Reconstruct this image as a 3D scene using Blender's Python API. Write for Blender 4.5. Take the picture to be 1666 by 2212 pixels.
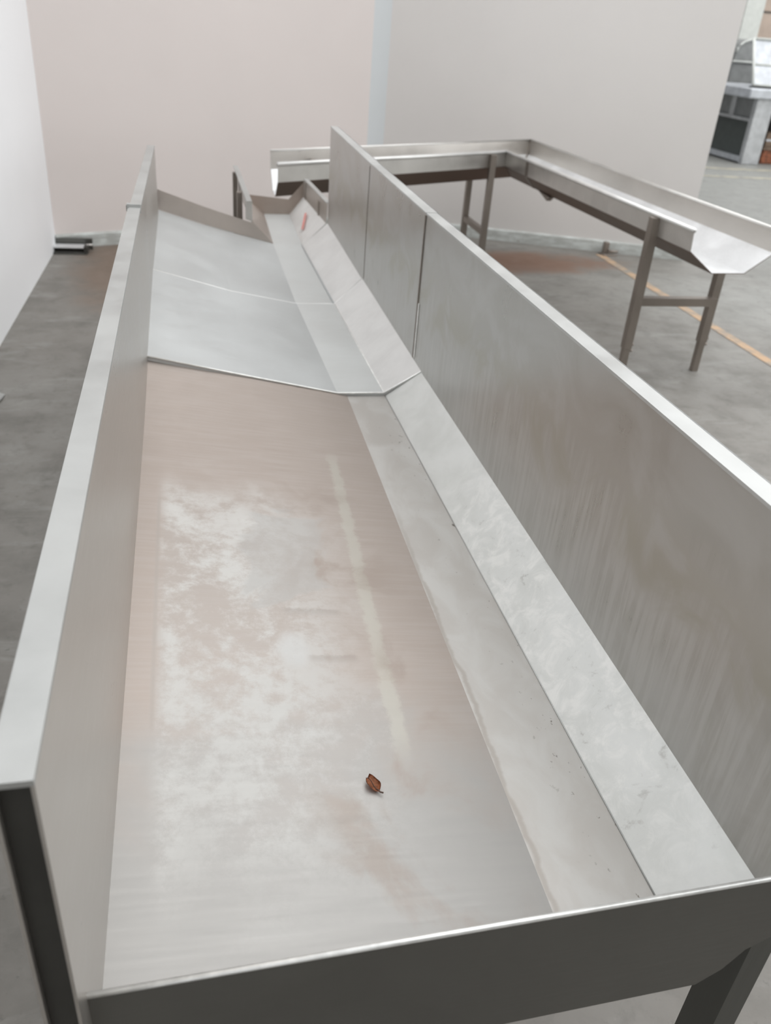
import bpy, bmesh, math, random
from mathutils import Vector, Matrix
random.seed(4)
for o in list(bpy.data.objects): bpy.data.objects.remove(o, do_unlink=True)
S = bpy.context.scene
COL = S.collection

# ------------------------------------------------------------------ camera
FPX = 1816.417
cam_d = bpy.data.cameras.new('camera'); cam = bpy.data.objects.new('camera', cam_d); COL.objects.link(cam)
R = ((0.97582366, -0.0445358, 0.2139737), (-0.20633498, -0.51055271, 0.83472259), (0.07206982, -0.85869232, -0.50739871))
cam.matrix_world = Matrix(((R[0][0], -R[0][1], -R[0][2], 0.0), (R[1][0], -R[1][1], -R[1][2], 0.0),
                           (R[2][0], -R[2][1], -R[2][2], 1.6), (0, 0, 0, 1)))
cam_d.sensor_fit = 'HORIZONTAL'; cam_d.sensor_width = 36.0; cam_d.lens = FPX / 1666 * 36.0
cam_d.clip_start = 0.02; cam_d.clip_end = 200
cam_d.dof.use_dof = True; cam_d.dof.focus_distance = 1.3; cam_d.dof.aperture_fstop = 7.5
S.camera = cam

# ------------------------------------------------------------------ light
S.view_settings.view_transform = 'Standard'; S.view_settings.look = 'None'
S.view_settings.gamma = 1.0; S.view_settings.use_curve_mapping = False
S.view_settings.exposure = 0.66
W = bpy.data.worlds.new('world'); S.world = W; W.use_nodes = True
W.node_tree.nodes['Background'].inputs[0].default_value = (0.80, 0.88, 1.0, 1)
W.node_tree.nodes['Background'].inputs[1].default_value = 0.35
def area(name, loc, sx, sy, power, col=(1, 1, 1), rot=(0, 0, 0)):
    d = bpy.data.lights.new(name, 'AREA'); d.shape = 'RECTANGLE'; d.size = sx; d.size_y = sy
    d.energy = power; d.color = col
    o = bpy.data.objects.new(name, d); o.location = loc; o.rotation_euler = rot; COL.objects.link(o)
    return o
CEIL = 5.0
# translucent roof bays that give this hall its flat overcast light
area('roof_bay', (7.6, 1.6, CEIL - 0.06), 16.6, 9.6, 640, (0.97, 0.985, 1.0))
area('roof_bay', (10.6, 12.2, CEIL - 0.06), 12.0, 9.0, 430, (0.97, 0.985, 1.0))

area('side_fill', (17.3, 5.0, 2.4), 3.0, 14.0, 270, (0.95, 0.98, 1.0), (0, math.radians(90), 0))  # unseen side light added to brighten the white left wall

# ------------------------------------------------------------------ node helpers
class NT:
    def __init__(s, name):
        s.m = bpy.data.materials.new(name); s.m.use_nodes = True
        s.t = s.m.node_tree; s.b = s.t.nodes['Principled BSDF']; s.L = s.t.links
        s.tc = s.t.nodes.new('ShaderNodeTexCoord'); s.co = s.tc.outputs['Object']
        sp = s.t.nodes.new('ShaderNodeSeparateXYZ'); s.L.new(s.co, sp.inputs[0]); s.x, s.y, s.z = sp.outputs
    def put(s, sock, v):
        if hasattr(v, 'is_output'): s.L.new(v, sock)
        elif isinstance(v, (tuple, list)) and len(v) == 3 and sock.type == 'RGBA': sock.default_value = (*v, 1)
        else: sock.default_value = v
    def math(s, op, a, b=0.0, c=None, clamp=False):
        n = s.t.nodes.new('ShaderNodeMath'); n.operation = op; n.use_clamp = clamp
        s.put(n.inputs[0], a); s.put(n.inputs[1], b)
        if c is not None: s.put(n.inputs[2], c)
        return n.outputs[0]
    def ss(s, v, a, b):                       # smoothstep a..b -> 0..1 (a may exceed b)
        n = s.t.nodes.new('ShaderNodeMapRange'); n.interpolation_type = 'SMOOTHSTEP'
        s.put(n.inputs[0], v)
        if a < b: n.inputs[1].default_value, n.inputs[2].default_value = a, b
        else:
            n.inputs[1].default_value, n.inputs[2].default_value = b, a
            n.inputs[3].default_value, n.inputs[4].default_value = 1, 0
        return n.outputs[0]
    def rng(s, v, a, b, c, d):
        n = s.t.nodes.new('ShaderNodeMapRange'); s.put(n.inputs[0], v)
        for i, k in enumerate((a, b, c, d)): n.inputs[i + 1].default_value = k
        return n.outputs[0]
    def noise(s, scale=(1, 1, 1), sc=1.0, det=4, rough=0.55, dist=0.0, loc=(0, 0, 0)):
        m = s.t.nodes.new('ShaderNodeMapping'); m.inputs['Scale'].default_value = scale; m.inputs['Location'].default_value = loc
        s.L.new(s.co, m.inputs[0])
        n = s.t.nodes.new('ShaderNodeTexNoise'); n.inputs['Scale'].default_value = sc
        n.inputs['Detail'].default_value = det; n.inputs['Roughness'].default_value = rough; n.inputs['Distortion'].default_value = dist
        s.L.new(m.outputs[0], n.inputs['Vector'])
        return n.outputs[0]
    def mix(s, f, a, b):
        n = s.t.nodes.new('ShaderNodeMix'); n.data_type = 'RGBA'
        s.put(n.inputs[0], f); s.put(n.inputs[6], a); s.put(n.inputs[7], b)
        return n.outputs[2]
    def mul(s, *v):
        r = v[0]
        for k in v[1:]: r = s.math('MULTIPLY', r, k)
        return r
    def band(s, v, lo, hi, soft):
        return s.mul(s.ss(v, lo - soft, lo + soft), s.ss(v, hi + soft, hi - soft))
    def bump(s, h, strength=0.2, dist=0.01):
        n = s.t.nodes.new('ShaderNodeBump'); n.inputs['Strength'].default_value = strength; n.inputs['Distance'].default_value = dist
        s.L.new(h, n.inputs['Height']); s.L.new(n.outputs[0], s.b.inputs['Normal'])
    def out(s, col, rough=0.5, metal=0.0, spec=None):
        s.put(s.b.inputs['Base Color'], col); s.put(s.b.inputs['Roughness'], rough); s.put(s.b.inputs['Metallic'], metal)
        if spec is not None: s.b.inputs['Specular IOR Level'].default_value = spec
        return s.m

def plain(name, col, rough=0.6, metal=0.0, var=0.12, sc=9.0):
    n = NT(name); k = n.noise(sc=sc, det=5)
    lo = tuple(c * (1 - var) for c in col); hi = tuple(min(1, c * (1 + var)) for c in col)
    return n.out(n.mix(n.ss(k, 0.3, 0.7), lo, hi), rough, metal)

def steel(name, col=(0.60, 0.585, 0.565), rough=0.42, metal=0.9, grain=(1.5, 30, 30), var=0.10, blot=4.0):
    n = NT(name)
    g = n.noise(grain, 6.0, 3); b = n.noise(sc=blot, det=6, dist=0.4)
    lo = tuple(c * (1 - var) for c in col); hi = tuple(min(1, c * (1 + var)) for c in col)
    c = n.mix(n.ss(b, 0.3, 0.72), lo, hi)
    c = n.mix(n.mul(n.ss(g, 0.35, 0.75), 0.35), c, tuple(min(1, k * 1.12) for k in col))
    r = n.math('ADD', n.rng(b, 0.3, 0.7, rough - 0.05, rough + 0.07), n.rng(g, 0.3, 0.7, -0.04, 0.04))
    n.bump(g, 0.05, 0.002)
    return n.out(c, r, metal)

M = {}
# painted walls
def wallmat(name, col):
    n = NT(name); k = n.noise(sc=0.7, det=3); f = n.noise(sc=60, det=2)
    c = n.mix(n.ss(k, 0.3, 0.7), tuple(v * 0.97 for v in col), tuple(v * 1.02 for v in col))
    n.bump(f, 0.02, 0.002)
    return n.out(c, 0.55, 0.0, 0.3)
M['wall_pink'] = wallmat('painted_panel_pink', (0.715, 0.655, 0.63))
M['wall_grey'] = wallmat('painted_panel_grey', (0.655, 0.63, 0.61))
M['wall_white'] = wallmat('painted_panel_white', (0.93, 0.935, 0.95))
M['wall_hall'] = wallmat('hall_wall_paint', (0.42, 0.39, 0.355))
M['wall_dark'] = wallmat('hall_rear_paint', (0.22, 0.215, 0.205))
M['ceiling'] = wallmat('ceiling_sheet', (0.55, 0.54, 0.52))
M['cove'] = wallmat('corner_cove', (0.62, 0.645, 0.655))
def kerbmat():
    n = NT('kerb_paint'); k = n.noise((6, 6, 20), 1.5, 6); d = n.noise(sc=14, det=6)
    c = n.mix(n.ss(k, 0.35, 0.7), (0.42, 0.43, 0.41), (0.60, 0.63, 0.61))
    c = n.mix(n.mul(n.ss(d, 0.58, 0.72), n.ss(n.z, 0.05, 0.0)), c, (0.22, 0.19, 0.16))
    return n.out(c, 0.6)
M['kerb'] = kerbmat()
def floormat():
    n = NT('worn_concrete')
    a = n.noise(sc=0.55, det=5, dist=0.6); b = n.noise(sc=3.2, det=8, rough=0.65); f = n.noise(sc=45, det=4)
    mm = n.noise(sc=11, det=7, rough=0.7, dist=0.3)
    s = n.noise((1.0, 2.6, 1), 2.6, 7, 0.62, 0.8)
    c = n.mix(n.ss(a, 0.3, 0.7), (0.20, 0.186, 0.168), (0.255, 0.245, 0.226))
    c = n.mix(n.mul(n.ss(b, 0.4, 0.7), 0.65), c, (0.15, 0.142, 0.128))
    c = n.mix(n.mul(n.ss(s, 0.52, 0.7), 0.45), c, (0.33, 0.325, 0.305))
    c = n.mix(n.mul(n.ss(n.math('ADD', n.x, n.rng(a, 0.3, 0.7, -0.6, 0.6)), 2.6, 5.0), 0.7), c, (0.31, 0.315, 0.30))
    c = n.mix(n.mul(n.ss(mm, 0.50, 0.68), 0.45), c, (0.135, 0.128, 0.115))
    # rusty brown stain on the concrete in front of the angled wall, and one beside the white wall
    dx = n.math('SUBTRACT', n.x, 2.35); dy = n.math('SUBTRACT', n.y, 6.35)
    q = n.math('ADD', n.mul(dx, dx, 0.55), n.mul(dy, dy, 4.5)); q = n.math('ADD', q, n.rng(b, 0.3, 0.7, -0.25, 0.25))
    c = n.mix(n.mul(n.ss(q, 0.85, 0.1), 0.85), c, (0.19, 0.10, 0.062))
    dx = n.math('SUBTRACT', n.x, -0.35); dy = n.math('SUBTRACT', n.y, 6.0)
    q = n.math('ADD', n.mul(dx, dx, 5.0), n.mul(dy, dy, 0.7)); q = n.math('ADD', q, n.rng(b, 0.3, 0.7, -0.3, 0.3))
    c = n.mix(n.mul(n.ss(q, 1.2, 0.2), 0.75), c, (0.17, 0.115, 0.08))
    c = n.mix(n.mul(n.ss(f, 0.62, 0.75), 0.5), c, (0.115, 0.108, 0.098))
    n.bump(n.math('ADD', b, n.mul(f, 0.5)), 0.15, 0.004)
    return n.out(c, n.rng(b, 0.3, 0.7, 0.45, 0.7), 0.0, 0.4)
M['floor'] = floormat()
def linemat(name, col):
    n = NT(name); k = n.noise(sc=7, det=7, rough=0.7)
    return n.out(n.mix(n.ss(k, 0.32, 0.66), (0.25, 0.235, 0.21), col), 0.6)
M['line_orange'] = linemat('faded_orange_paint', (0.52, 0.34, 0.20))
M['line_cream'] = linemat('faded_cream_paint', (0.48, 0.45, 0.35))

# trough sheets
def trough_floor():
    n = NT('trough_floor_steel')          # object coordinates: x across, y along, origin at world (0.25, 0.48, 0)
    X = n.math('ADD', n.x, 0.25); Y = n.math('ADD', n.y, 0.48)
    br = n.noise((2.0, 42, 10), 3.0, 4); mo = n.noise((0.9, 0.9, 1), 34, 10, 0.74, 0.1); bl = n.noise(sc=5.5, det=6, dist=0.8)
    fine = n.noise(sc=120, det=3)
    c = n.mix(n.ss(br, 0.35, 0.7), (0.445, 0.388, 0.35), (0.472, 0.42, 0.386))
    jit = n.rng(bl, 0.25, 0.75, -0.12, 0.12)
    Yj = n.math('ADD', Y, jit); Xj = n.math('ADD', X, n.mul(jit, 0.4))
    scuff = n.mul(n.ss(Yj, 1.72, 1.38), n.ss(X, -0.092, -0.060), n.ss(Xj, 0.32, 0.08), n.ss(Yj, 0.52, 0.80))
    big = n.noise((3.0, 2.2, 1), 3.0, 5, 0.6, 0.7, (3, 1, 0))
    sm = n.mul(scuff, n.ss(n.math('ADD', mo, n.mul(big, 0.9)), 0.78, 1.10))
    c = n.mix(n.mul(n.ss(Yj, 1.05, 0.7), 0.8), c, (0.405, 0.405, 0.395))
    c = n.mix(n.mul(scuff, 0.35), c, (0.45, 0.43, 0.41))
    c = n.mix(n.mul(sm, 0.85), c, (0.62, 0.615, 0.595))
    # greyer, flatter strip beside the crease and towards the near end
    # pale lengthwise rub mark
    xl = n.math('SUBTRACT', X, n.math('ADD', 0.238, n.mul(Y, 0.045)))
    xl = n.math('ADD', xl, n.rng(mo, 0.2, 0.8, -0.012, 0.012))
    c = n.mix(n.mul(n.band(xl, -0.012, 0.012, 0.005), n.band(Y, 0.86, 1.82, 0.05), 0.65), c, (0.54, 0.525, 0.47))
    # brown residue patches between rub mark and crease
    pat = n.mul(n.ss(bl, 0.50, 0.66), n.band(X, 0.14, 0.36, 0.05), n.ss(Y, 1.85, 1.45))
    c = n.mix(n.mul(pat, 0.55), c, (0.36, 0.30, 0.26))
    # wiped grey rectangle, white smear and two short residue edges
    c = n.mix(n.mul(n.band(Xj, 0.085, 0.235, 0.012), n.band(Yj, 1.27, 1.50, 0.015), 0.55), c, (0.46, 0.45, 0.435))
    ex = n.math('SUBTRACT', X, 0.140); ey_ = n.math('SUBTRACT', Y, 1.085)
    q = n.math('ADD', n.math('ADD', n.mul(ex, ex, 1100), n.mul(ey_, ey_, 420)), n.rng(mo, 0.2, 0.8, -0.5, 0.5))
    c = n.mix(n.mul(n.ss(q, 1.3, 0.2), 0.5), c, (0.60, 0.605, 0.60))
    for xa, xb, yy in ((0.135, 0.235, 1.195), (0.165, 0.245, 1.068)):
        l = n.math('ADD', n.math('SUBTRACT', Y, yy), n.rng(mo, 0.2, 0.8, -0.006, 0.006))
        c = n.mix(n.mul(n.band(X, xa, xb, 0.008), n.mul(n.ss(l, -0.022, 0.0), n.ss(l, 0.008, 0.001)), 0.32), c, (0.30, 0.26, 0.235))
    # a dark line parallel to the wall
    lx = n.math('ADD', X, 0.083)
    c = n.mix(n.mul(n.band(lx, -0.003, 0.003, 0.003), n.band(Yj, 0.9, 1.5, 0.06), 0.65), c, (0.42, 0.38, 0.35))
    r = n.math('ADD', n.rng(br, 0.3, 0.7, 0.44, 0.52), n.mul(sm, 0.18))
    r = n.math('ADD', r, n.mul(n.ss(Y, 1.1, 0.6), 0.08))
    n.bump(n.math('ADD', n.mul(mo, scuff), n.mul(br, 0.5)), 0.12, 0.002)
    return n.out(c, r, n.math('SUBTRACT', 0.75, n.mul(sm, 0.35)))
M['tfloor'] = trough_floor()
def gutter_mat():
    n = NT('gutter_steel')
    X = n.math('ADD', n.x, 0.25); Y = n.math('ADD', n.y, 0.48)
    bl = n.noise((4, 2, 1), 4, 6, dist=0.6); sp = n.noise((1, .6, 1), 90, 3, 0.6)
    c = n.mix(n.ss(bl, 0.35, 0.7), (0.50, 0.48, 0.455), (0.56, 0.55, 0.53))
    c = n.mix(n.mul(n.ss(sp, 0.66, 0.72), n.ss(X, 0.46, 0.54)), c, (0.20, 0.18, 0.16))
    xc = n.math('SUBTRACT', X, n.math('ADD', 0.399, n.mul(Y, 0.015))); wob = n.noise((1, 5, 1), 3, 4)
    xc = n.math('ADD', xc, n.rng(wob, 0.3, 0.7, -0.006, 0.004))
    c = n.mix(n.mul(n.band(xc, 0.0, 0.008, 0.003), n.ss(Y, 1.75, 1.2), 0.55), c, (0.34, 0.30, 0.265))
    return n.out(c, n.rng(bl, 0.3, 0.7, 0.46, 0.54), 0.7)
M['gutter'] = gutter_mat()
def slope_mat():
    n = NT('slope_steel')
    Y = n.math('ADD', n.y, 0.48); X = n.math('ADD', n.x, 0.25)
    mo = n.noise((1, 1, 1), 22, 8, 0.7, 0.6); bl = n.noise((5, 3, 3), 2.5, 5, dist=0.6)
    rg = n.band(Y, 0.62, 1.6, 0.2)
    c = n.mix(n.ss(bl, 0.3, 0.7), (0.68, 0.69, 0.67), (0.76, 0.77, 0.755))
    c = n.mix(n.mul(rg, n.ss(mo, 0.45, 0.66), 0.8), c, (0.86, 0.86, 0.84))
    c = n.mix(n.mul(rg, n.ss(mo, 0.42, 0.30), 0.7), c, (0.42, 0.41, 0.39))
    return n.out(c, n.rng(mo, 0.3, 0.7, 0.40, 0.55), n.math('SUBTRACT', 0.5, n.mul(rg, 0.2)))
M['slope'] = slope_mat()
def rwall_mat():
    n = NT('tall_wall_steel')
    Y = n.math('ADD', n.y, 0.48)
    st = n.noise((1, 28, 2.2), 2.2, 5, 0.6, 0.3); bl = n.noise((1, 2.0, 2.5), 2.6, 6, dist=0.9); br = n.noise((1, 3, 60), 4, 3)
    c = n.mix(n.ss(bl, 0.32, 0.68), (0.44, 0.43, 0.405), (0.51, 0.505, 0.49))
    low = n.math('ADD', n.z, n.rng(bl, 0.25, 0.75, -0.14, 0.14))
    m = n.mul(n.ss(low, 1.02, 0.86), n.ss(st, 0.40, 0.64))
    c = n.mix(n.mul(m, 0.6), c, (0.60, 0.595, 0.58))
    ol = n.mul(n.band(n.math('ADD', n.z, n.rng(bl, 0.25, 0.75, -0.1, 0.1)), 0.93, 1.02, 0.05), n.ss(bl, 0.42, 0.6))
    c = n.mix(n.mul(ol, 0.5), c, (0.38, 0.36, 0.285))
    n.bump(br, 0.03, 0.002)
    return n.out(c, n.math('ADD', n.rng(bl, 0.3, 0.7, 0.26, 0.34), n.mul(m, 0.1)), 0.85)
M['rwall'] = rwall_mat()
M['lwall'] = steel('short_wall_steel', (0.52, 0.495, 0.465), 0.34, 0.85, (3, 3, 40), 0.06, 3)
M['liner'] = steel('liner_steel', (0.535, 0.55, 0.55), 0.5, 0.55, (2.0, 36, 10), 0.06, 3)
M['liner_gutter'] = steel('liner_gutter_steel', (0.60, 0.615, 0.61), 0.5, 0.55, (2.0, 20, 10), 0.03, 4)
M['liner_slope'] = steel('liner_slope_steel', (0.72, 0.715, 0.705), 0.5, 0.5, (3, 12, 10), 0.05, 9)
M['rail'] = steel('rail_steel', (0.46, 0.465, 0.455), 0.44, 0.7, (3, 3, 3), 0.10, 5)
M['endpanel'] = steel('end_panel_steel', (0.17, 0.167, 0.155), 0.45, 0.85, (3, 3, 30), 0.08, 4)
M['weld'] = plain('polished_weld', (0.82, 0.82, 0.80), 0.3, 0.6, 0.1, 60)
M['steel'] = steel('chute_steel', (0.68, 0.665, 0.64), 0.36, 0.88)
M['steel_bright'] = steel('lit_inner_steel', (0.84, 0.85, 0.86), 0.42, 0.55)  # lightened copy of the chute steel; reflected brightness put into the colour
M['under'] = steel('shaded_under_steel', (0.20, 0.155, 0.13), 0.5, 0.7)  # darkened copy of the chute steel; underside shade put into the colour
M['leg'] = steel('leg_steel', (0.30, 0.265, 0.235), 0.42, 0.8, (30, 30, 2), 0.12)
M['tleg'] = steel('trough_leg_steel', (0.13, 0.132, 0.122), 0.4, 0.8, (30, 30, 2), 0.1)
M['rim'] = steel('rolled_rim_steel', (0.74, 0.735, 0.72), 0.35, 0.6)
M['flange'] = steel('flange_steel', (0.54, 0.545, 0.535), 0.42, 0.65, (3, 3, 3), 0.08, 5)
M['post'] = plain('dark_post_steel', (0.045, 0.043, 0.038), 0.6, 0.3)
M['outlet_end'] = steel('outlet_end_steel', (0.34, 0.285, 0.25), 0.42, 0.75)
M['lip'] = steel('lip_steel', (0.50, 0.44, 0.40), 0.40, 0.85)
M['red'] = plain('red_wax_mark', (0.66, 0.27, 0.24), 0.6)
M['sticker'] = plain('pink_sticker', (0.62, 0.30, 0.30), 0.5)
M['leaf'] = plain('dry_leaf', (0.42, 0.17, 0.085), 0.7, 0, 0.35, 200)
M['leaf_dark'] = plain('dry_leaf_edge', (0.10, 0.06, 0.045), 0.8)

# ------------------------------------------------------------------ mesh helpers (world coordinates in, stored relative to root)
def link(name, bm, mat, root=None, smooth=False):
    bmesh.ops.recalc_face_normals(bm, faces=bm.faces)
    off = root_origin(root) if root else Vector((0, 0, 0))
    if root: bmesh.ops.translate(bm, verts=bm.verts, vec=-off)
    me = bpy.data.meshes.new(name); bm.to_mesh(me); bm.free()
    if smooth:
        for p in me.polygons: p.use_smooth = True
    o = bpy.data.objects.new(name, me); COL.objects.link(o)
    if mat: me.materials.append(M[mat])
    if root: o.parent = root
    return o
def root_origin(o):
    v = Vector((0, 0, 0))
    while o: v += o.location; o = o.parent
    return v
def thing(name, label, cat, loc=(0, 0, 0), group=None):
    o = bpy.data.objects.new(name, None); COL.objects.link(o); o.location = loc; o.empty_display_size = 0.1
    tag(o, label, cat, group); return o
def tag(o, label, cat, group=None, kind=None):
    if label: o['label'] = label
    if cat: o['category'] = cat
    if group: o['group'] = group
    if kind: o['kind'] = kind
    return o
def a_box(bm, lo, hi):
    x0, y0, z0 = lo; x1, y1, z1 = hi
    v = [bm.verts.new(p) for p in ((x0, y0, z0), (x1, y0, z0), (x1, y1, z0), (x0, y1, z0), (x0, y0, z1), (x1, y0, z1), (x1, y1, z1), (x0, y1, z1))]
    for f in ((0, 3, 2, 1), (4, 5, 6, 7), (0, 1, 5, 4), (1, 2, 6, 5), (2, 3, 7, 6), (3, 0, 4, 7)): bm.faces.new([v[i] for i in f])
def box(name, lo, hi, mat, root=None, bev=0.0):
    bm = bmesh.new(); a_box(bm, lo, hi)
    if bev: bmesh.ops.bevel(bm, geom=bm.edges[:], offset=bev, segments=2, affect='EDGES', profile=0.5)
    return link(name, bm, mat, root)
def a_plate(bm, pts, th, nrm=None):
    """polygon with thickness: pts are the visible face, th extends along -normal (normal given or computed)"""
    P = [Vector(p) for p in pts]
    if nrm is None:
        nrm = Vector((0, 0, 0))
        for i in range(len(P)):
            a, b = P[i], P[(i + 1) % len(P)]
            nrm += Vector(((a.y - b.y) * (a.z + b.z), (a.z - b.z) * (a.x + b.x), (a.x - b.x) * (a.y + b.y)))
    nrm = Vector(nrm).normalized()
    f = [bm.verts.new(p) for p in P]; g = [bm.verts.new(p - nrm * th) for p in P]
    bm.faces.new(f); bm.faces.new(list(reversed(g)))
    for i in range(len(P)):
        j = (i + 1) % len(P); bm.faces.new((f[j], f[i], g[i], g[j]))
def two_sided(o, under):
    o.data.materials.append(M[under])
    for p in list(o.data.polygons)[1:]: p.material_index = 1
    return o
def plate(name, pts, th, mat, root=None, nrm=None):
    bm = bmesh.new(); a_plate(bm, pts, th, nrm); return link(name, bm, mat, root)
def grid_sheet(name, rows, th, mat, root, up=(0, 0, 1)):
    """rows: list of rows of points -> solid sheet, thickness downwards"""
    bm = bmesh.new(); up = Vector(up)
    T = [[bm.verts.new(Vector(p)) for p in r] for r in rows]; B = [[bm.verts.new(Vector(p) - up * th) for p in r] for r in rows]
    nr, nc = len(rows), len(rows[0])
    for i in range(nr - 1):
        for j in range(nc - 1):
            bm.faces.new((T[i][j], T[i][j + 1], T[i + 1][j + 1], T[i + 1][j])); bm.faces.new((B[i][j], B[i + 1][j], B[i + 1][j + 1], B[i][j + 1]))
    for i in range(nr - 1):
        for j in (0, nc - 1): bm.faces.new((T[i][j], T[i + 1][j], B[i + 1][j], B[i][j]))
    for j in range(nc - 1):
        for i in (0, nr - 1): bm.faces.new((T[i][j], T[i][j + 1], B[i][j + 1], B[i][j]))
    return link(name, bm, mat, root)
def a_rod(bm, pts, r, seg=8):
    P = [Vector(p) for p in pts]; rings = []
    for i, p in enumerate(P):
        d = (P[min(i + 1, len(P) - 1)] - P[max(i - 1, 0)]).normalized()
        a = d.cross(Vector((0, 0, 1)) if abs(d.z) < 0.9 else Vector((1, 0, 0))).normalized(); b = d.cross(a)
        rings.append([bm.verts.new(p + (a * math.cos(t) + b * math.sin(t)) * r) for t in [2 * math.pi * k / seg for k in range(seg)]])
    for u, v in zip(rings, rings[1:]):
        for k in range(seg): bm.faces.new((u[k], u[(k + 1) % seg], v[(k + 1) % seg], v[k]))
    bm.faces.new(rings[0]); bm.faces.new(list(reversed(rings[-1])))
def rod(name, pts, r, mat, root=None, seg=8):
    bm = bmesh.new(); a_rod(bm, pts, r, seg); return link(name, bm, mat, root, True)
def lerp(a, b, t): return tuple(a[i] + (b[i] - a[i]) * t for i in range(3))

# ------------------------------------------------------------------ setting
def struct(o): o['kind'] = 'structure'; return o
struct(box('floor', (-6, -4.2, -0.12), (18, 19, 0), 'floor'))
struct(box('ceiling', (-6, -4.2, CEIL), (18, 19, CEIL + 0.1), 'ceiling'))
LC = (-0.925, 6.47); CO = (1.555, 7.48); RE = (4.07, 6.51)
struct(plate('wall_left', [(-1.16, -4.2, 0), (-0.925, 6.47, 0), (-0.925, 6.47, CEIL), (-1.16, -4.2, CEIL)], 0.12, 'wall_white', None, (1, -0.022, 0)))
def wall(name, a, b, mat, z0=0.0, z1=CEIL, th=0.12, ext=(0, 0)):
    d = Vector((b[0] - a[0], b[1] - a[1], 0)).normalized(); n = Vector((d.y, -d.x, 0))
    A = Vector((a[0], a[1], 0)) - d * ext[0]; B = Vector((b[0], b[1], 0)) + d * ext[1]
    return plate(name, [(A.x, A.y, z0), (B.x, B.y, z0), (B.x, B.y, z1), (A.x, A.y, z1)], th, mat, None, n)
struct(wall('wall_back', LC, CO, 'wall_pink', ext=(0.1, 0)))
struct(wall('wall_right', CO, RE, 'wall_grey'))
def kerb(name, a, b, h=0.095, t=0.02):
    d = Vector((b[0] - a[0], b[1] - a[1], 0)).normalized(); n = Vector((d.y, -d.x, 0))
    A = Vector((*a, 0)); B = Vector((*b, 0)); bm = bmesh.new()
    a_plate(bm, [(A.x + n.x * t, A.y + n.y * t, 0.0), (B.x + n.x * t, B.y + n.y * t, 0.0), (B.x + n.x * t, B.y + n.y * t, h - 0.012), (A.x + n.x * t, A.y + n.y * t, h - 0.012)], t, n)
    a_plate(bm, [(A.x + n.x * t, A.y + n.y * t, h - 0.012), (B.x + n.x * t, B.y + n.y * t, h - 0.012), (B.x, B.y, h), (A.x, A.y, h)], 0.004)
    return link(name, bm, 'kerb')
struct(kerb('baseboard_back', LC, CO)); struct(kerb('baseboard_right', CO, RE))
# rounded cove strip in the obtuse corner
bm = bmesh.new(); prof = []
d1 = (Vector(LC) - Vector(CO)).normalized(); d2 = (Vector(RE) - Vector(CO)).normalized(); cw = 0.075
for k in range(9):
    t = k / 8; p = (Vector(CO) + d1 * cw) * (1 - t) ** 2 + (Vector(CO) + (d1 + d2) * 0.012) * 2 * t * (1 - t) + (Vector(CO) + d2 * cw) * t ** 2
    prof.append(p)
prof = prof + [Vector(CO)]
a_plate(bm, [(p.x, p.y, CEIL) for p in prof], CEIL - 0.1, (0, 0, 1))
struct(link('trim_1', bm, 'cove'))
# the rest of the hall
struct(box('wall_hall_far', (3.9, 17.6, 0), (18, 17.8, CEIL), 'wall_hall'))
struct(box('wall_hall_right', (17.4, -4.2, 0), (17.6, 17.6, CEIL), 'wall_hall'))
struct(box('wall_rear', (-1.3, -4.2, 0), (17.6, -4.0, CEIL), 'wall_dark'))
tag(plate('floor_line', [(3.265, 3.0, 0.003), (3.335, 3.0, 0.003), (3.40, 6.62, 0.003), (3.33, 6.64, 0.003)], 0.002, 'line_orange'),
    'faded orange painted line across concrete floor beneath the angled chute', 'floor line')
tag(box('floor_line', (6.4, 11.95, 0.0), (17, 12.10, 0.004), 'line_cream'), 'cream painted floor line right in front of the far workbench', 'floor line')
tag(box('floor_line', (6.0, 11.18, 0.0), (17, 11.30, 0.004), 'line_cream'), 'cream painted floor line farther out from the far workbench', 'floor line')

# ------------------------------------------------------------------ big sorting trough
T = thing('sorting_trough', 'long stainless steel trough with tall right wall and scuffed sloping floor', 'trough', (0.25, 0.48, 0))
XL, XR = -0.1225, 0.634
th = 0.003
# near floor, gutter and slope
rows = []
for k in range(13):
    t = k / 12; y = 0.493 + t * 1.789
    L_ = (XL, y, 0.706 + 0.022 * t + 0.030 * max(0, (t - 0.72) / 0.28) ** 2); C_ = (0.406 + 0.027 * t, y, 0.652 - 0.018 * t)
    rows.append([lerp(L_, C_, j / 6) for j in range(7)])
grid_sheet('floor_panel', rows, th, 'tfloor', T)
def strip(name, a0, a1, b0, b1, mat, n=6, th=0.003):
    return grid_sheet(name, [[lerp(a0, b0, k / n), lerp(a1, b1, k / n)] for k in range(n + 1)], th, mat, T)
strip('gutter_strip', (0.406, 0.493, 0.652), (0.548, 0.493, 0.653), (0.433, 2.282, 0.634), (0.546, 2.282, 0.633), 'gutter')
strip('sloped_strip', (0.548, 0.493, 0.653), (XR, 0.493, 0.736), (0.546, 2.282, 0.633), (XR, 2.282, 0.727), 'slope')
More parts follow.
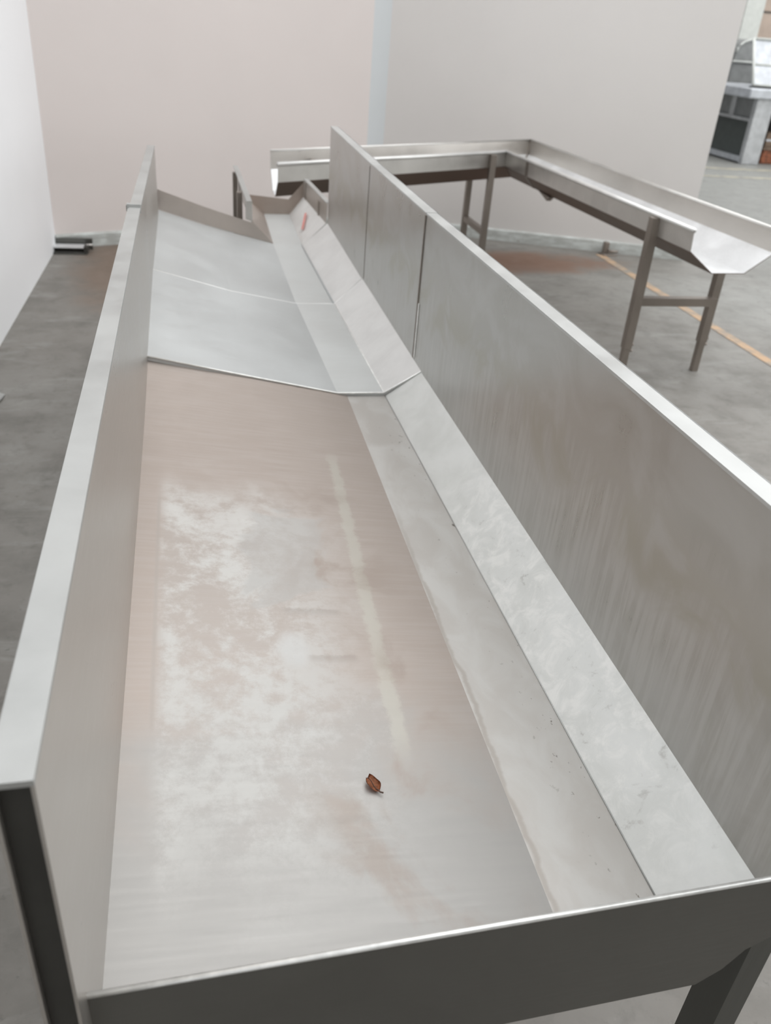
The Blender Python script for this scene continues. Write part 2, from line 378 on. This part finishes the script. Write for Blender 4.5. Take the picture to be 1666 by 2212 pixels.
# liners laid over the far half
A = [(XL, 2.235, 0.767), (0.14, 2.25, 0.703), (0.403, 2.255, 0.644), (0.542, 2.255, 0.643), (XR, 2.20, 0.730)]
Bm = [(XL, 2.95, 0.807), (0.142, 3.03, 0.712), (0.383, 3.10, 0.648), (0.527, 3.10, 0.648), (XR, 3.13, 0.738)]
Cc = [(XL - 0.008, 4.0, 0.793), (0.089, 4.0, 0.727), (0.381, 4.0, 0.656), (0.515, 4.0, 0.650), (XR, 4.01, 0.752)]
for a, b in ((A, Bm), (Bm, Cc)):
    lift = 0.0 if a is A else -0.004
    up = lambda p: (p[0], p[1], p[2] + lift)
    rws = [[lerp(up(a[i]), up(b[i]), k / 6) for i in range(3)] for k in range(7)]
    grid_sheet('liner_panel', rws, th, 'liner', T)
    grid_sheet('liner_gutter', [[lerp(up(a[i]), up(b[i]), k / 4) for i in (2, 3)] for k in range(5)], th, 'liner_gutter', T)
    grid_sheet('liner_slope', [[lerp(up(a[i]), up(b[i]), k / 4) for i in (3, 4)] for k in range(5)], th, 'liner_slope', T)
# front step of the first liner and weld lines
bm = bmesh.new()
near = [(XL, 0.754), (0.14, 0.692), (0.40, 0.636), (0.542, 0.633), (XR, 0.726)]
for i in range(4):
    a, b = A[i], A[i + 1]
    a_plate(bm, [(a[0], a[1] - 0.001, near[i][1]), (b[0], b[1] - 0.001, near[i + 1][1]), (b[0], b[1] - 0.001, b[2]), (a[0], a[1] - 0.001, a[2])], 0.002, (0, -1, 0))
link('step_edge', bm, 'liner', T)
rod('weld_seam', [(p[0], p[1] - 0.001, p[2] - 0.001) for p in A], 0.0025, 'weld', T, 6)
rod('weld_seam', [(p[0], p[1], p[2] - 0.0008) for p in Bm], 0.0021, 'rim', T, 6)
# creases between the liner sheets
rod('fold_line', [(0.548, 0.493, 0.6535), (0.546, 2.25, 0.634)], 0.0013, 'rail', T, 6)
rod('fold_line', [A[3], Bm[3]], 0.0022, 'weld', T, 6); rod('fold_line', [Bm[3], Cc[3]], 0.0022, 'liner', T, 6)
# left wall: inner sheet, outer sheet, top rail, open near end with the dark post inside
def wallpoly(x, n, thk, name, mat, ys_top, z0, y0, y1):
    pts = [(x, y0, z0), (x, y1, z0)] + [(x, y, z - 0.003) for y, z in reversed(ys_top)]
    return plate(name, pts, thk, mat, T, n)
TOPL = [(0.445, 1.128), (1.05, 1.126), (2.40, 1.114), (3.9, 1.065)]
wallpoly(XL, (1, 0, 0), 0.003, 'side_wall', 'lwall', TOPL, 0.60, 0.445, 3.9)
wallpoly(-0.154, (-1, 0, 0), 0.003, 'outer_skirt', 'lwall', [(0.447, 1.124), (2.40, 1.110), (3.9, 1.061)], 0.62, 0.447, 3.9)
bm = bmesh.new()
for (ya, za), (yb, zb) in zip(TOPL, TOPL[1:]):
    o = 0.030 if ya < 2.4 else 0.027
    a_plate(bm, [(XL + 0.001, ya - 0.004 if ya < 1 else ya, za), (XL + 0.001, yb, zb), (XL - o - 0.001, yb, zb), (XL - o - 0.001, ya - 0.004 if ya < 1 else ya, za)], 0.006, (0, 0, 1))
link('top_rail', bm, 'rail', T)
bm = bmesh.new(); a_box(bm, (-0.157, 2.415, 1.098), (-0.121, 2.435, 1.121)); link('rail_bracket', bm, 'rail', T)
box('hole_shade', (-0.1585, 2.419, 1.102), (-0.157, 2.431, 1.116), 'post', T)  # dark plate stands in for the shade inside the open end
box('leg', (-0.1505, 0.455, 0.0), (-0.1265, 0.495, 1.115), 'post', T)
# right wall in three welded sheets with a folded top flange
rw = [(0.493, 2.298, 1.153, 1.147), (2.302, 3.098, 1.147, 1.152), (3.102, 4.012, 1.152, 1.163)]
for y0, y1, za, zb in rw:
    wallpoly(XR, (-1, 0, 0), 0.003, 'side_wall', 'rwall', [(y0, za), (y1, zb)], 0.70, y0, y1)
    bm = bmesh.new()
    a_plate(bm, [(XR - 0.001, y0, za), (0.668, y0, za), (0.666, y1, zb), (XR - 0.001, y1, zb)], 0.005, (0, 0, 1))
    a_plate(bm, [(0.668, y0, za), (0.666, y1, zb), (0.666, y1, zb - 0.03), (0.668, y0, za - 0.03)], 0.003, (1, 0, 0))
    link('top_flange', bm, 'flange', T)
box('weld_seam', (XR - 0.003, 2.297, 0.735), (XR - 0.0005, 2.303, 1.14), 'leg', T)
box('weld_seam', (XR - 0.0025, 2.28, 0.74), (XR - 0.0005, 2.29, 0.90), 'weld', T)
box('weld_seam', (XR - 0.0015, 3.099, 0.745), (XR - 0.0002, 3.101, 1.14), 'leg', T)
# near end panel with rolled bright rim
def ey(x): return 0.4745 + (x - XL) * 0.0185
plate('end_panel', [(x, ey(x), z) for x, z in ((XL - 0.002, 0.605), (0.566, 0.605), (0.596, 0.628), (0.618, 0.662), (0.645, 0.678), (0.672, 0.690), (0.672, 0.797), (XL - 0.002, 0.803))], 0.003, 'endpanel', T, (0.0185, -1, 0))
rod('rim', [(XL - 0.003, 0.476, 0.804), (0.673, 0.4905, 0.797)], 0.0032, 'weld', T, 8)
# far lip behind the liner
plate('end_lip', [(XL - 0.008, 4.002, 0.79), (0.089, 4.002, 0.724), (0.381, 4.002, 0.653), (0.30, 4.002, 0.735), (0.285, 4.002, 0.742), (0.07, 4.002, 0.807), (XL - 0.008, 4.002, 0.875)], 0.004, 'lip', T, (0, -1, 0))
# legs and undershelf
def angle_leg(x0, x1, y, top, d=0.055):
    bm = bmesh.new()
    L = [(x0, y), (x1, y), (x1, y + 0.005), (x0 + 0.005, y + 0.005), (x0 + 0.005, y + d), (x0, y + d)]
    a_plate(bm, [(p[0], p[1], top) for p in L], top, (0, 0, 1))
    return link('leg', bm, 'tleg', T)
angle_leg(0.640, 0.675, 0.500, 0.675); angle_leg(0.640, 0.675, 3.75, 0.66); angle_leg(-0.158, -0.123, 3.75, 0.66)
box('cross_rail', (-0.12, 0.50, 0.608), (0.555, 0.545, 0.628), 'under', T); box('cross_rail', (-0.12, 3.78, 0.585), (0.63, 3.82, 0.625), 'under', T)

# ------------------------------------------------------------------ dry leaf
lf = thing('dry_leaf', 'small curled reddish brown dry leaf lying on the trough floor', 'leaf', (0.218, 0.786, 0.674))
bm = bmesh.new(); N = 8; rows = []
ax = Vector((0.45, -0.88, 0)).normalized(); sd = Vector((0.88, 0.45, 0)).normalized(); c0 = Vector((0.218, 0.79, 0.6735))
for i in range(N + 1):
    t = i / N; w = 0.0095 * math.sin(math.pi * min(1, t * 0.93 + 0.05)) ** 0.7; r = []
    for j in range(7):
        u = (j - 3) / 3
        r.append(c0 + ax * ((t - 0.5) * 0.027) + sd * (u * w) + Vector((0, 0, 0.0045 * u * u + 0.002 * math.sin(t * 7 + u * 2) + 0.004 * (1 - t) ** 2)))
    rows.append(r)
V = [[bm.verts.new(p) for p in r] for r in rows]
for i in range(N):
    for j in range(6): bm.faces.new((V[i][j], V[i][j + 1], V[i + 1][j + 1], V[i + 1][j]))
bmesh.ops.solidify(bm, geom=bm.faces[:], thickness=0.0006)
link('blade', bm, 'leaf', lf, True)
rod('stalk', [c0 + ax * 0.010 + Vector((0, 0, 0.001)), c0 + ax * 0.0155 + Vector((0, 0, 0.0015)), c0 + ax * 0.019 + sd * 0.003 + Vector((0, 0, 0.001))], 0.0012, 'leaf_dark', lf, 6)
rod('midrib', [c0 + ax * ((t - 0.5) * 0.027) + Vector((0, 0, 0.0008 + 0.004 * (1 - t) ** 2 + 0.002 * math.sin(t * 7))) for t in (0.05, 0.3, 0.55, 0.8, 0.98)], 0.0006, 'leaf_dark', lf, 6)

# ------------------------------------------------------------------ outlet trough
O = thing('outlet_trough', 'narrow stainless outlet trough leading on from the far end of the long trough', 'trough', (0.45, 4.4, 0))
n0 = [(0.285, 4.022, 0.832), (0.285, 4.022, 0.745), (0.385, 4.022, 0.645), (0.52, 4.022, 0.640), (0.628, 4.022, 0.745), (0.63, 4.022, 0.834)]
f0 = [(0.268, 4.8, 0.860), (0.272, 4.8, 0.735), (0.408, 4.8, 0.621), (0.545, 4.8, 0.622), (0.620, 4.8, 0.715), (0.622, 4.8, 0.808)]
for i, nm, mt in ((0, 'side_wall', 'lwall'), (1, 'sloped_side', 'lip'), (2, 'floor_panel', 'liner_gutter'), (3, 'sloped_side', 'liner_slope'), (4, 'side_wall', 'lwall')):
    bm = bmesh.new(); a_plate(bm, [n0[i], n0[i + 1], f0[i + 1], f0[i]], 0.003); link(nm, bm, mt, O)
plate('rim_flange', [(0.287, 4.02, 0.834), (0.262, 4.02, 0.834), (0.245, 4.8, 0.862), (0.270, 4.8, 0.862)], 0.004, 'rail', O, (0, 0, 1))
plate('rim_flange', [(0.628, 4.04, 0.836), (0.652, 4.04, 0.836), (0.644, 4.8, 0.810), (0.620, 4.8, 0.810)], 0.004, 'rail', O, (0, 0, 1))
plate('flange_end', [(0.258, 4.018, 0.755), (0.288, 4.018, 0.745), (0.288, 4.018, 0.834), (0.258, 4.018, 0.834)], 0.004, 'lwall', O, (0, -1, 0))
plate('end_panel', [(0.30, 4.80, 0.712), (0.408, 4.80, 0.619), (0.545, 4.80, 0.620), (0.620, 4.80, 0.715), (0.622, 4.80, 0.79), (0.54, 4.80, 0.70), (0.30, 4.80, 0.72)], 0.004, 'outlet_end', O, (0, -1, 0))
plate('paint_mark', [(0.541, 4.24, 0.665), (0.549, 4.22, 0.673), (0.590, 4.42, 0.710), (0.582, 4.44, 0.702)], 0.0006, 'red', O, (-0.7, 0, 0.7)).location.z += 0.0012
for x, y, zt in ((0.245, 4.25, 0.83), (0.25, 4.72, 0.84), (0.635, 4.25, 0.80), (0.632, 4.72, 0.80)):
    box('leg', (x - 0.012, y - 0.02, 0), (x + 0.012, y + 0.02, zt), 'leg', O)

# ------------------------------------------------------------------ angled chute
K = thing('angled_chute', 'stainless steel chute bent around a corner on tall legs near the pink wall', 'chute', (2.2, 5.0, 0))
F1, FC, F2 = Vector((0.498, 4.976)), Vector((2.170, 5.942)), Vector((2.277, 3.60))
a1 = (FC - F1).normalized(); a2 = (F2 - FC).normalized(); m1 = Vector((-a1.y, a1.x)); m2 = Vector((-a2.y, a2.x))   # towards the back side
W1, W2 = 0.398, 0.47
def cross2(p, d, q, e):
    den = d.x * e.y - d.y * e.x; w = q - p
    return p + d * ((w.x * e.y - w.y * e.x) / den)
PROF = [(0.0, 0.850), (0.015, 0.755), (0.32, 0.656), (0.70, 0.656), (0.985, 0.752), (1.0, 0.856)]
PR = []
for s, z in PROF:
    c = cross2(F1 + m1 * W1 * s, a1, FC + m2 * W2 * s, a2)
    e1 = F1 + m1 * W1 * s + a1 * (0.235 * s); e2 = F2 + m2 * W2 * s
    PR.append((Vector((e1.x, e1.y, z)), Vector((c.x, c.y, z)), Vector((e2.x, e2.y, z))))
for arm in (0, 1):
    for i, nm, mt in ((0, 'side_wall', 'steel'), (1, 'sloped_side', 'steel_bright'), (2, 'bottom_panel', 'steel_bright'), (3, 'sloped_side', 'steel_bright'), (4, 'side_wall', 'lwall')):  # slopes lightened and back wall darkened by colour, for how light falls
        p, q = PR[i], PR[i + 1]
        bm = bmesh.new(); a_plate(bm, [p[arm], p[arm + 1], q[arm + 1], q[arm]], 0.004)
        ob = link(nm, bm, mt, K)
        if i in (1, 2, 3): two_sided(ob, 'under')  # undersides take the darkened, shaded colour
rod('rim', [PR[0][0], PR[0][1]], 0.012, 'rim', K, 10); rod('rim', [PR[0][1], PR[0][2]], 0.011, 'rim', K, 10)
rod('rim', [PR[5][0], PR[5][1]], 0.007, 'steel', K, 8); rod('rim', [PR[5][1], PR[5][2]], 0.007, 'steel', K, 8)
# joint straps around the bend
def strap(t, name='joint_strap'):
    bm = bmesh.new()
    for i in (0, 1):
        p = [PR[i + k][1].lerp(PR[i + k][2], t) for k in (0, 1)]; q = [PR[i + k][1].lerp(PR[i + k][2], t + 0.016) for k in (0, 1)]
        o = Vector((-0.006, 0, -0.004))
        a_plate(bm, [p[0] + o, p[1] + o, q[1] + o, q[0] + o], 0.004)
    return link(name, bm, 'leg', K)
strap(0.155)
g = PR[2][1].lerp(PR[2][2], 0.27)
plate('gusset', [g + Vector((-0.02, 0.16, 0.0)), g + Vector((-0.02, 0.0, -0.035)), g + Vector((-0.02, -0.05, -0.005))], 0.03, 'leg', K, (-1, 0, 0))
rod('corner_seam', [PR[5][1] + Vector((-0.004, -0.004, 0)), PR[4][1] + Vector((-0.004, -0.004, 0)), PR[3][1] + Vector((0, 0, 0.003))], 0.006, 'leg', K, 6)
plate('sticker', [PR[3][1].lerp(PR[3][2], 0.36), PR[3][1].lerp(PR[3][2], 0.40), PR[4][1].lerp(PR[4][2], 0.40).lerp(PR[3][1].lerp(PR[3][2], 0.40), 0.5), PR[4][1].lerp(PR[4][2], 0.36).lerp(PR[3][1].lerp(PR[3][2], 0.36), 0.5)], 0.001, 'sticker', K, (-0.6, 0, 0.7)).location += Vector((-0.002, 0, 0.003))
def chute_leg(x, y, top, w=0.022):
    L = link_leg(x, y, 0.17, top, w); return L
def link_leg(x, y, z0, z1, w):
    o = box('leg', (x - w, y - w, z0), (x + w, y + w, z1), 'leg', K)
    box('leg_foot', (x - w * 0.78, y - w * 0.78, 0.0), (x + w * 0.78, y + w * 0.78, z0 + 0.002), 'leg', o)
    for z in (0.155, 0.19): rod('bolt', [(x + w, y, z), (x + w + 0.016, y, z)], 0.008, 'leg', o, 8)
    return o
chute_leg(2.247, 3.92, 0.84); chute_leg(2.752, 4.02, 0.80); box('brace', (2.268, 3.94, 0.39), (2.732, 3.985, 0.432), 'leg', K)
chute_leg(2.04, 5.835, 0.84, 0.02); chute_leg(2.04, 6.30, 0.70, 0.02); box('brace', (2.022, 5.855, 0.31), (2.058, 6.28, 0.35), 'leg', K)
chute_leg(0.97, 5.21, 0.84, 0.02); chute_leg(0.78, 5.56, 0.80, 0.02)

# ------------------------------------------------------------------ small things on the floor
ch = thing('steel_channel', 'low folded steel channel on the floor in the corner by the white wall', 'channel', (-0.82, 6.45, 0))
box('base_flange', (-0.925, 6.29, 0.0), (-0.70, 6.43, 0.010), 'tleg', ch)
box('web', (-0.925, 6.42, 0.010), (-0.715, 6.43, 0.034), 'leg', ch)
box('top_flange', (-0.925, 6.335, 0.034), (-0.722, 6.43, 0.042), 'steel_bright', ch)
box('back_bar', (-0.925, 6.445, 0.0), (-0.675, 6.475, 0.075), 'tleg', ch)
box('end_block', (-0.722, 6.30, 0.010), (-0.695, 6.40, 0.05), 'post', ch)
rod('bolt', [(-0.71, 6.36, 0.054), (-0.665, 6.36, 0.054)], 0.007, 'steel', ch)
db = thing('floor_bracket', 'small dark bracket on the floor at the foot of the angled wall', 'bracket', (3.43, 6.66, 0))
box('plate', (3.38, 6.58, 0.0), (3.50, 6.70, 0.012), 'leg', db, 0.003); box('upright', (3.405, 6.64, 0.012), (3.445, 6.69, 0.10), 'leg', db, 0.004)
rod('pin', [(3.43, 6.62, 0.035), (3.51, 6.60, 0.035)], 0.012, 'leg', db)
sc = bmesh.new()
a_plate(sc, [(-0.885, 3.70, 0.004), (-0.848, 3.71, 0.012), (-0.842, 3.80, 0.004), (-0.872, 3.815, 0.009)], 0.003, (0, 0, 1))
tag(link('paper_scrap', sc, 'rail'), 'pale scrap lying on the floor beside the white wall', 'scrap')

# ------------------------------------------------------------------ far workbench and what stands around it
M['b_steel'] = plain('bench_steel', (0.50, 0.51, 0.52), 0.4, 0.5); M['b_light'] = plain('bench_top_steel', (0.52, 0.54, 0.57), 0.4, 0.3)
M['b_dark'] = plain('bench_dark_panel', (0.055, 0.065, 0.062), 0.4); M['b_mid'] = plain('bench_grey_panel', (0.24, 0.245, 0.24), 0.5)
M['black'] = plain('black_void_shade', (0.015, 0.013, 0.012), 0.8); M['orange'] = plain('orange_plastic', (0.22, 0.07, 0.03), 0.6, 0, 0.5, 30)  # black stands in for shade in the bench opening and gap
M['brown'] = plain('brown_card', (0.17, 0.12, 0.085), 0.8, 0, 0.25, 12); M['white'] = plain('white_paint', (0.62, 0.635, 0.60), 0.6, 0, 0.05)
M['beige'] = plain('beige_panel', (0.46, 0.37, 0.31), 0.7, 0, 0.1, 3)
b = thing('workbench', 'grey steel workbench with thick pale top standing far away at right', 'workbench', (9.2, 13.2, 0))
box('top', (8.22, 12.45, 0.925), (10.6, 14.0, 1.06), 'b_light', b, 0.02)
for x, y in ((8.46, 12.58), (8.58, 13.75), (10.3, 12.58), (10.3, 13.75)):
    box('leg', (x, y, 0.0), (x + 0.30, y + 0.10, 0.925), 'b_steel', b, 0.01)
box('side_rail', (8.46, 12.68, 0.60), (8.56, 13.75, 0.64), 'b_steel', b); box('side_rail', (8.44, 12.66, 0.03), (8.58, 13.80, 0.10), 'b_light', b)
box('side_panel', (8.50, 12.68, 0.64), (8.52, 13.75, 0.925), 'b_mid', b)
box('side_panel', (8.52, 12.68, 0.10), (8.54, 13.75, 0.60), 'b_dark', b)
box('mullion', (8.47, 13.15, 0.64), (8.51, 13.27, 0.925), 'b_steel', b)
box('opening_shade', (8.78, 13.3, 0.05), (10.3, 13.33, 0.925), 'black', b)  # black sheet stands in for the shaded opening under the top
p = thing('sloped_screen', 'pale sloping framed panel standing on top of the far workbench', 'panel', (9.0, 13.0, 1.061))
plate('panel', [(8.42, 12.75, 1.10), (10.2, 12.75, 1.10), (10.2, 13.25, 1.70), (8.56, 13.25, 1.70)], 0.02, 'b_light', p)
for q in ([(8.42, 12.74, 1.095), (8.56, 13.24, 1.70)], [(8.56, 13.24, 1.70), (10.2, 13.24, 1.70)], [(8.42, 12.74, 1.095), (10.2, 12.74, 1.095)], [(8.50, 12.97, 1.36), (10.2, 12.97, 1.36)]):
    rod('frame_bar', q, 0.022, 'white', p, 6)
box('painted_shadow_gap', (8.38, 12.70, 1.061), (10.2, 12.78, 1.078), 'black', p)  # black strip stands in for the shaded gap below the screen
e = thing('hooded_machine', 'dark grey machine with rounded hood behind the far workbench', 'machine', (9.2, 14.5, 0))
box('body', (8.95, 14.3, 0.0), (9.9, 15.0, 1.35), 'b_mid', e, 0.03)
bm = bmesh.new(); pr = [(8.98, 1.37)] + [(9.26 - 0.28 * math.cos(t), 1.50 + 0.19 * math.sin(t)) for t in [math.pi * k / 10 for k in range(11)]] + [(9.54, 1.37)]
a_plate(bm, [(x, 14.3, z) for x, z in pr], 0.6, (0, -1, 0)); link('hood', bm, 'b_mid', e)
rod('hood_edge', [(x, 14.29, z) for x, z in pr[1:-1]], 0.015, 'white', e, 6)
rod('ledge', [(8.95, 14.28, 1.36), (9.9, 14.28, 1.36)], 0.02, 'white', e, 6)
c = thing('crate', 'orange plastic crate on the floor under the far workbench', 'crate', (9.1, 12.9, 0))
box('body', (8.90, 12.75, 0.0), (9.35, 13.10, 0.22), 'orange', c, 0.02); box('rim', (8.88, 12.73, 0.20), (9.37, 13.12, 0.24), 'brown', c, 0.01)
c = thing('carton', 'brown cardboard box stacked on the orange crate under the workbench', 'box', (9.1, 12.9, 0.241))
box('body', (8.92, 12.77, 0.241), (9.36, 13.10, 0.45), 'brown', c, 0.005); box('tape', (8.92, 12.765, 0.33), (9.36, 12.77, 0.36), 'b_light', c)
c = thing('column', 'off-white square column behind the far workbench', 'column', (10.2, 16, 0))
box('shaft', (10.02, 16.0, 0.0), (10.40, 16.4, CEIL), 'white', c, 0.01); box('base', (9.98, 15.96, 0), (10.44, 16.44, 0.2), 'white', c, 0.01)
c = thing('panel_stack', 'beige stacked boards leaning behind the off-white column', 'boards', (11.4, 16.6, 0))
for k in range(4): box('board', (10.5, 16.55, 0.02 + k * 0.72), (12.6, 16.8, 0.70 + k * 0.72), 'beige', c, 0.01)

for o in bpy.data.objects:
    if o.parent and o.type == 'MESH':
        n = o.name.split('.')[0]
        if n == 'paint_mark': o['label'] = 'faint red wax stroke'
        elif n == 'sticker': o['label'] = 'small pink sticker'
        elif n == 'end_panel' and o.parent.name == 'sorting_trough': o['label'] = 'dark steel end panel with bright rim'
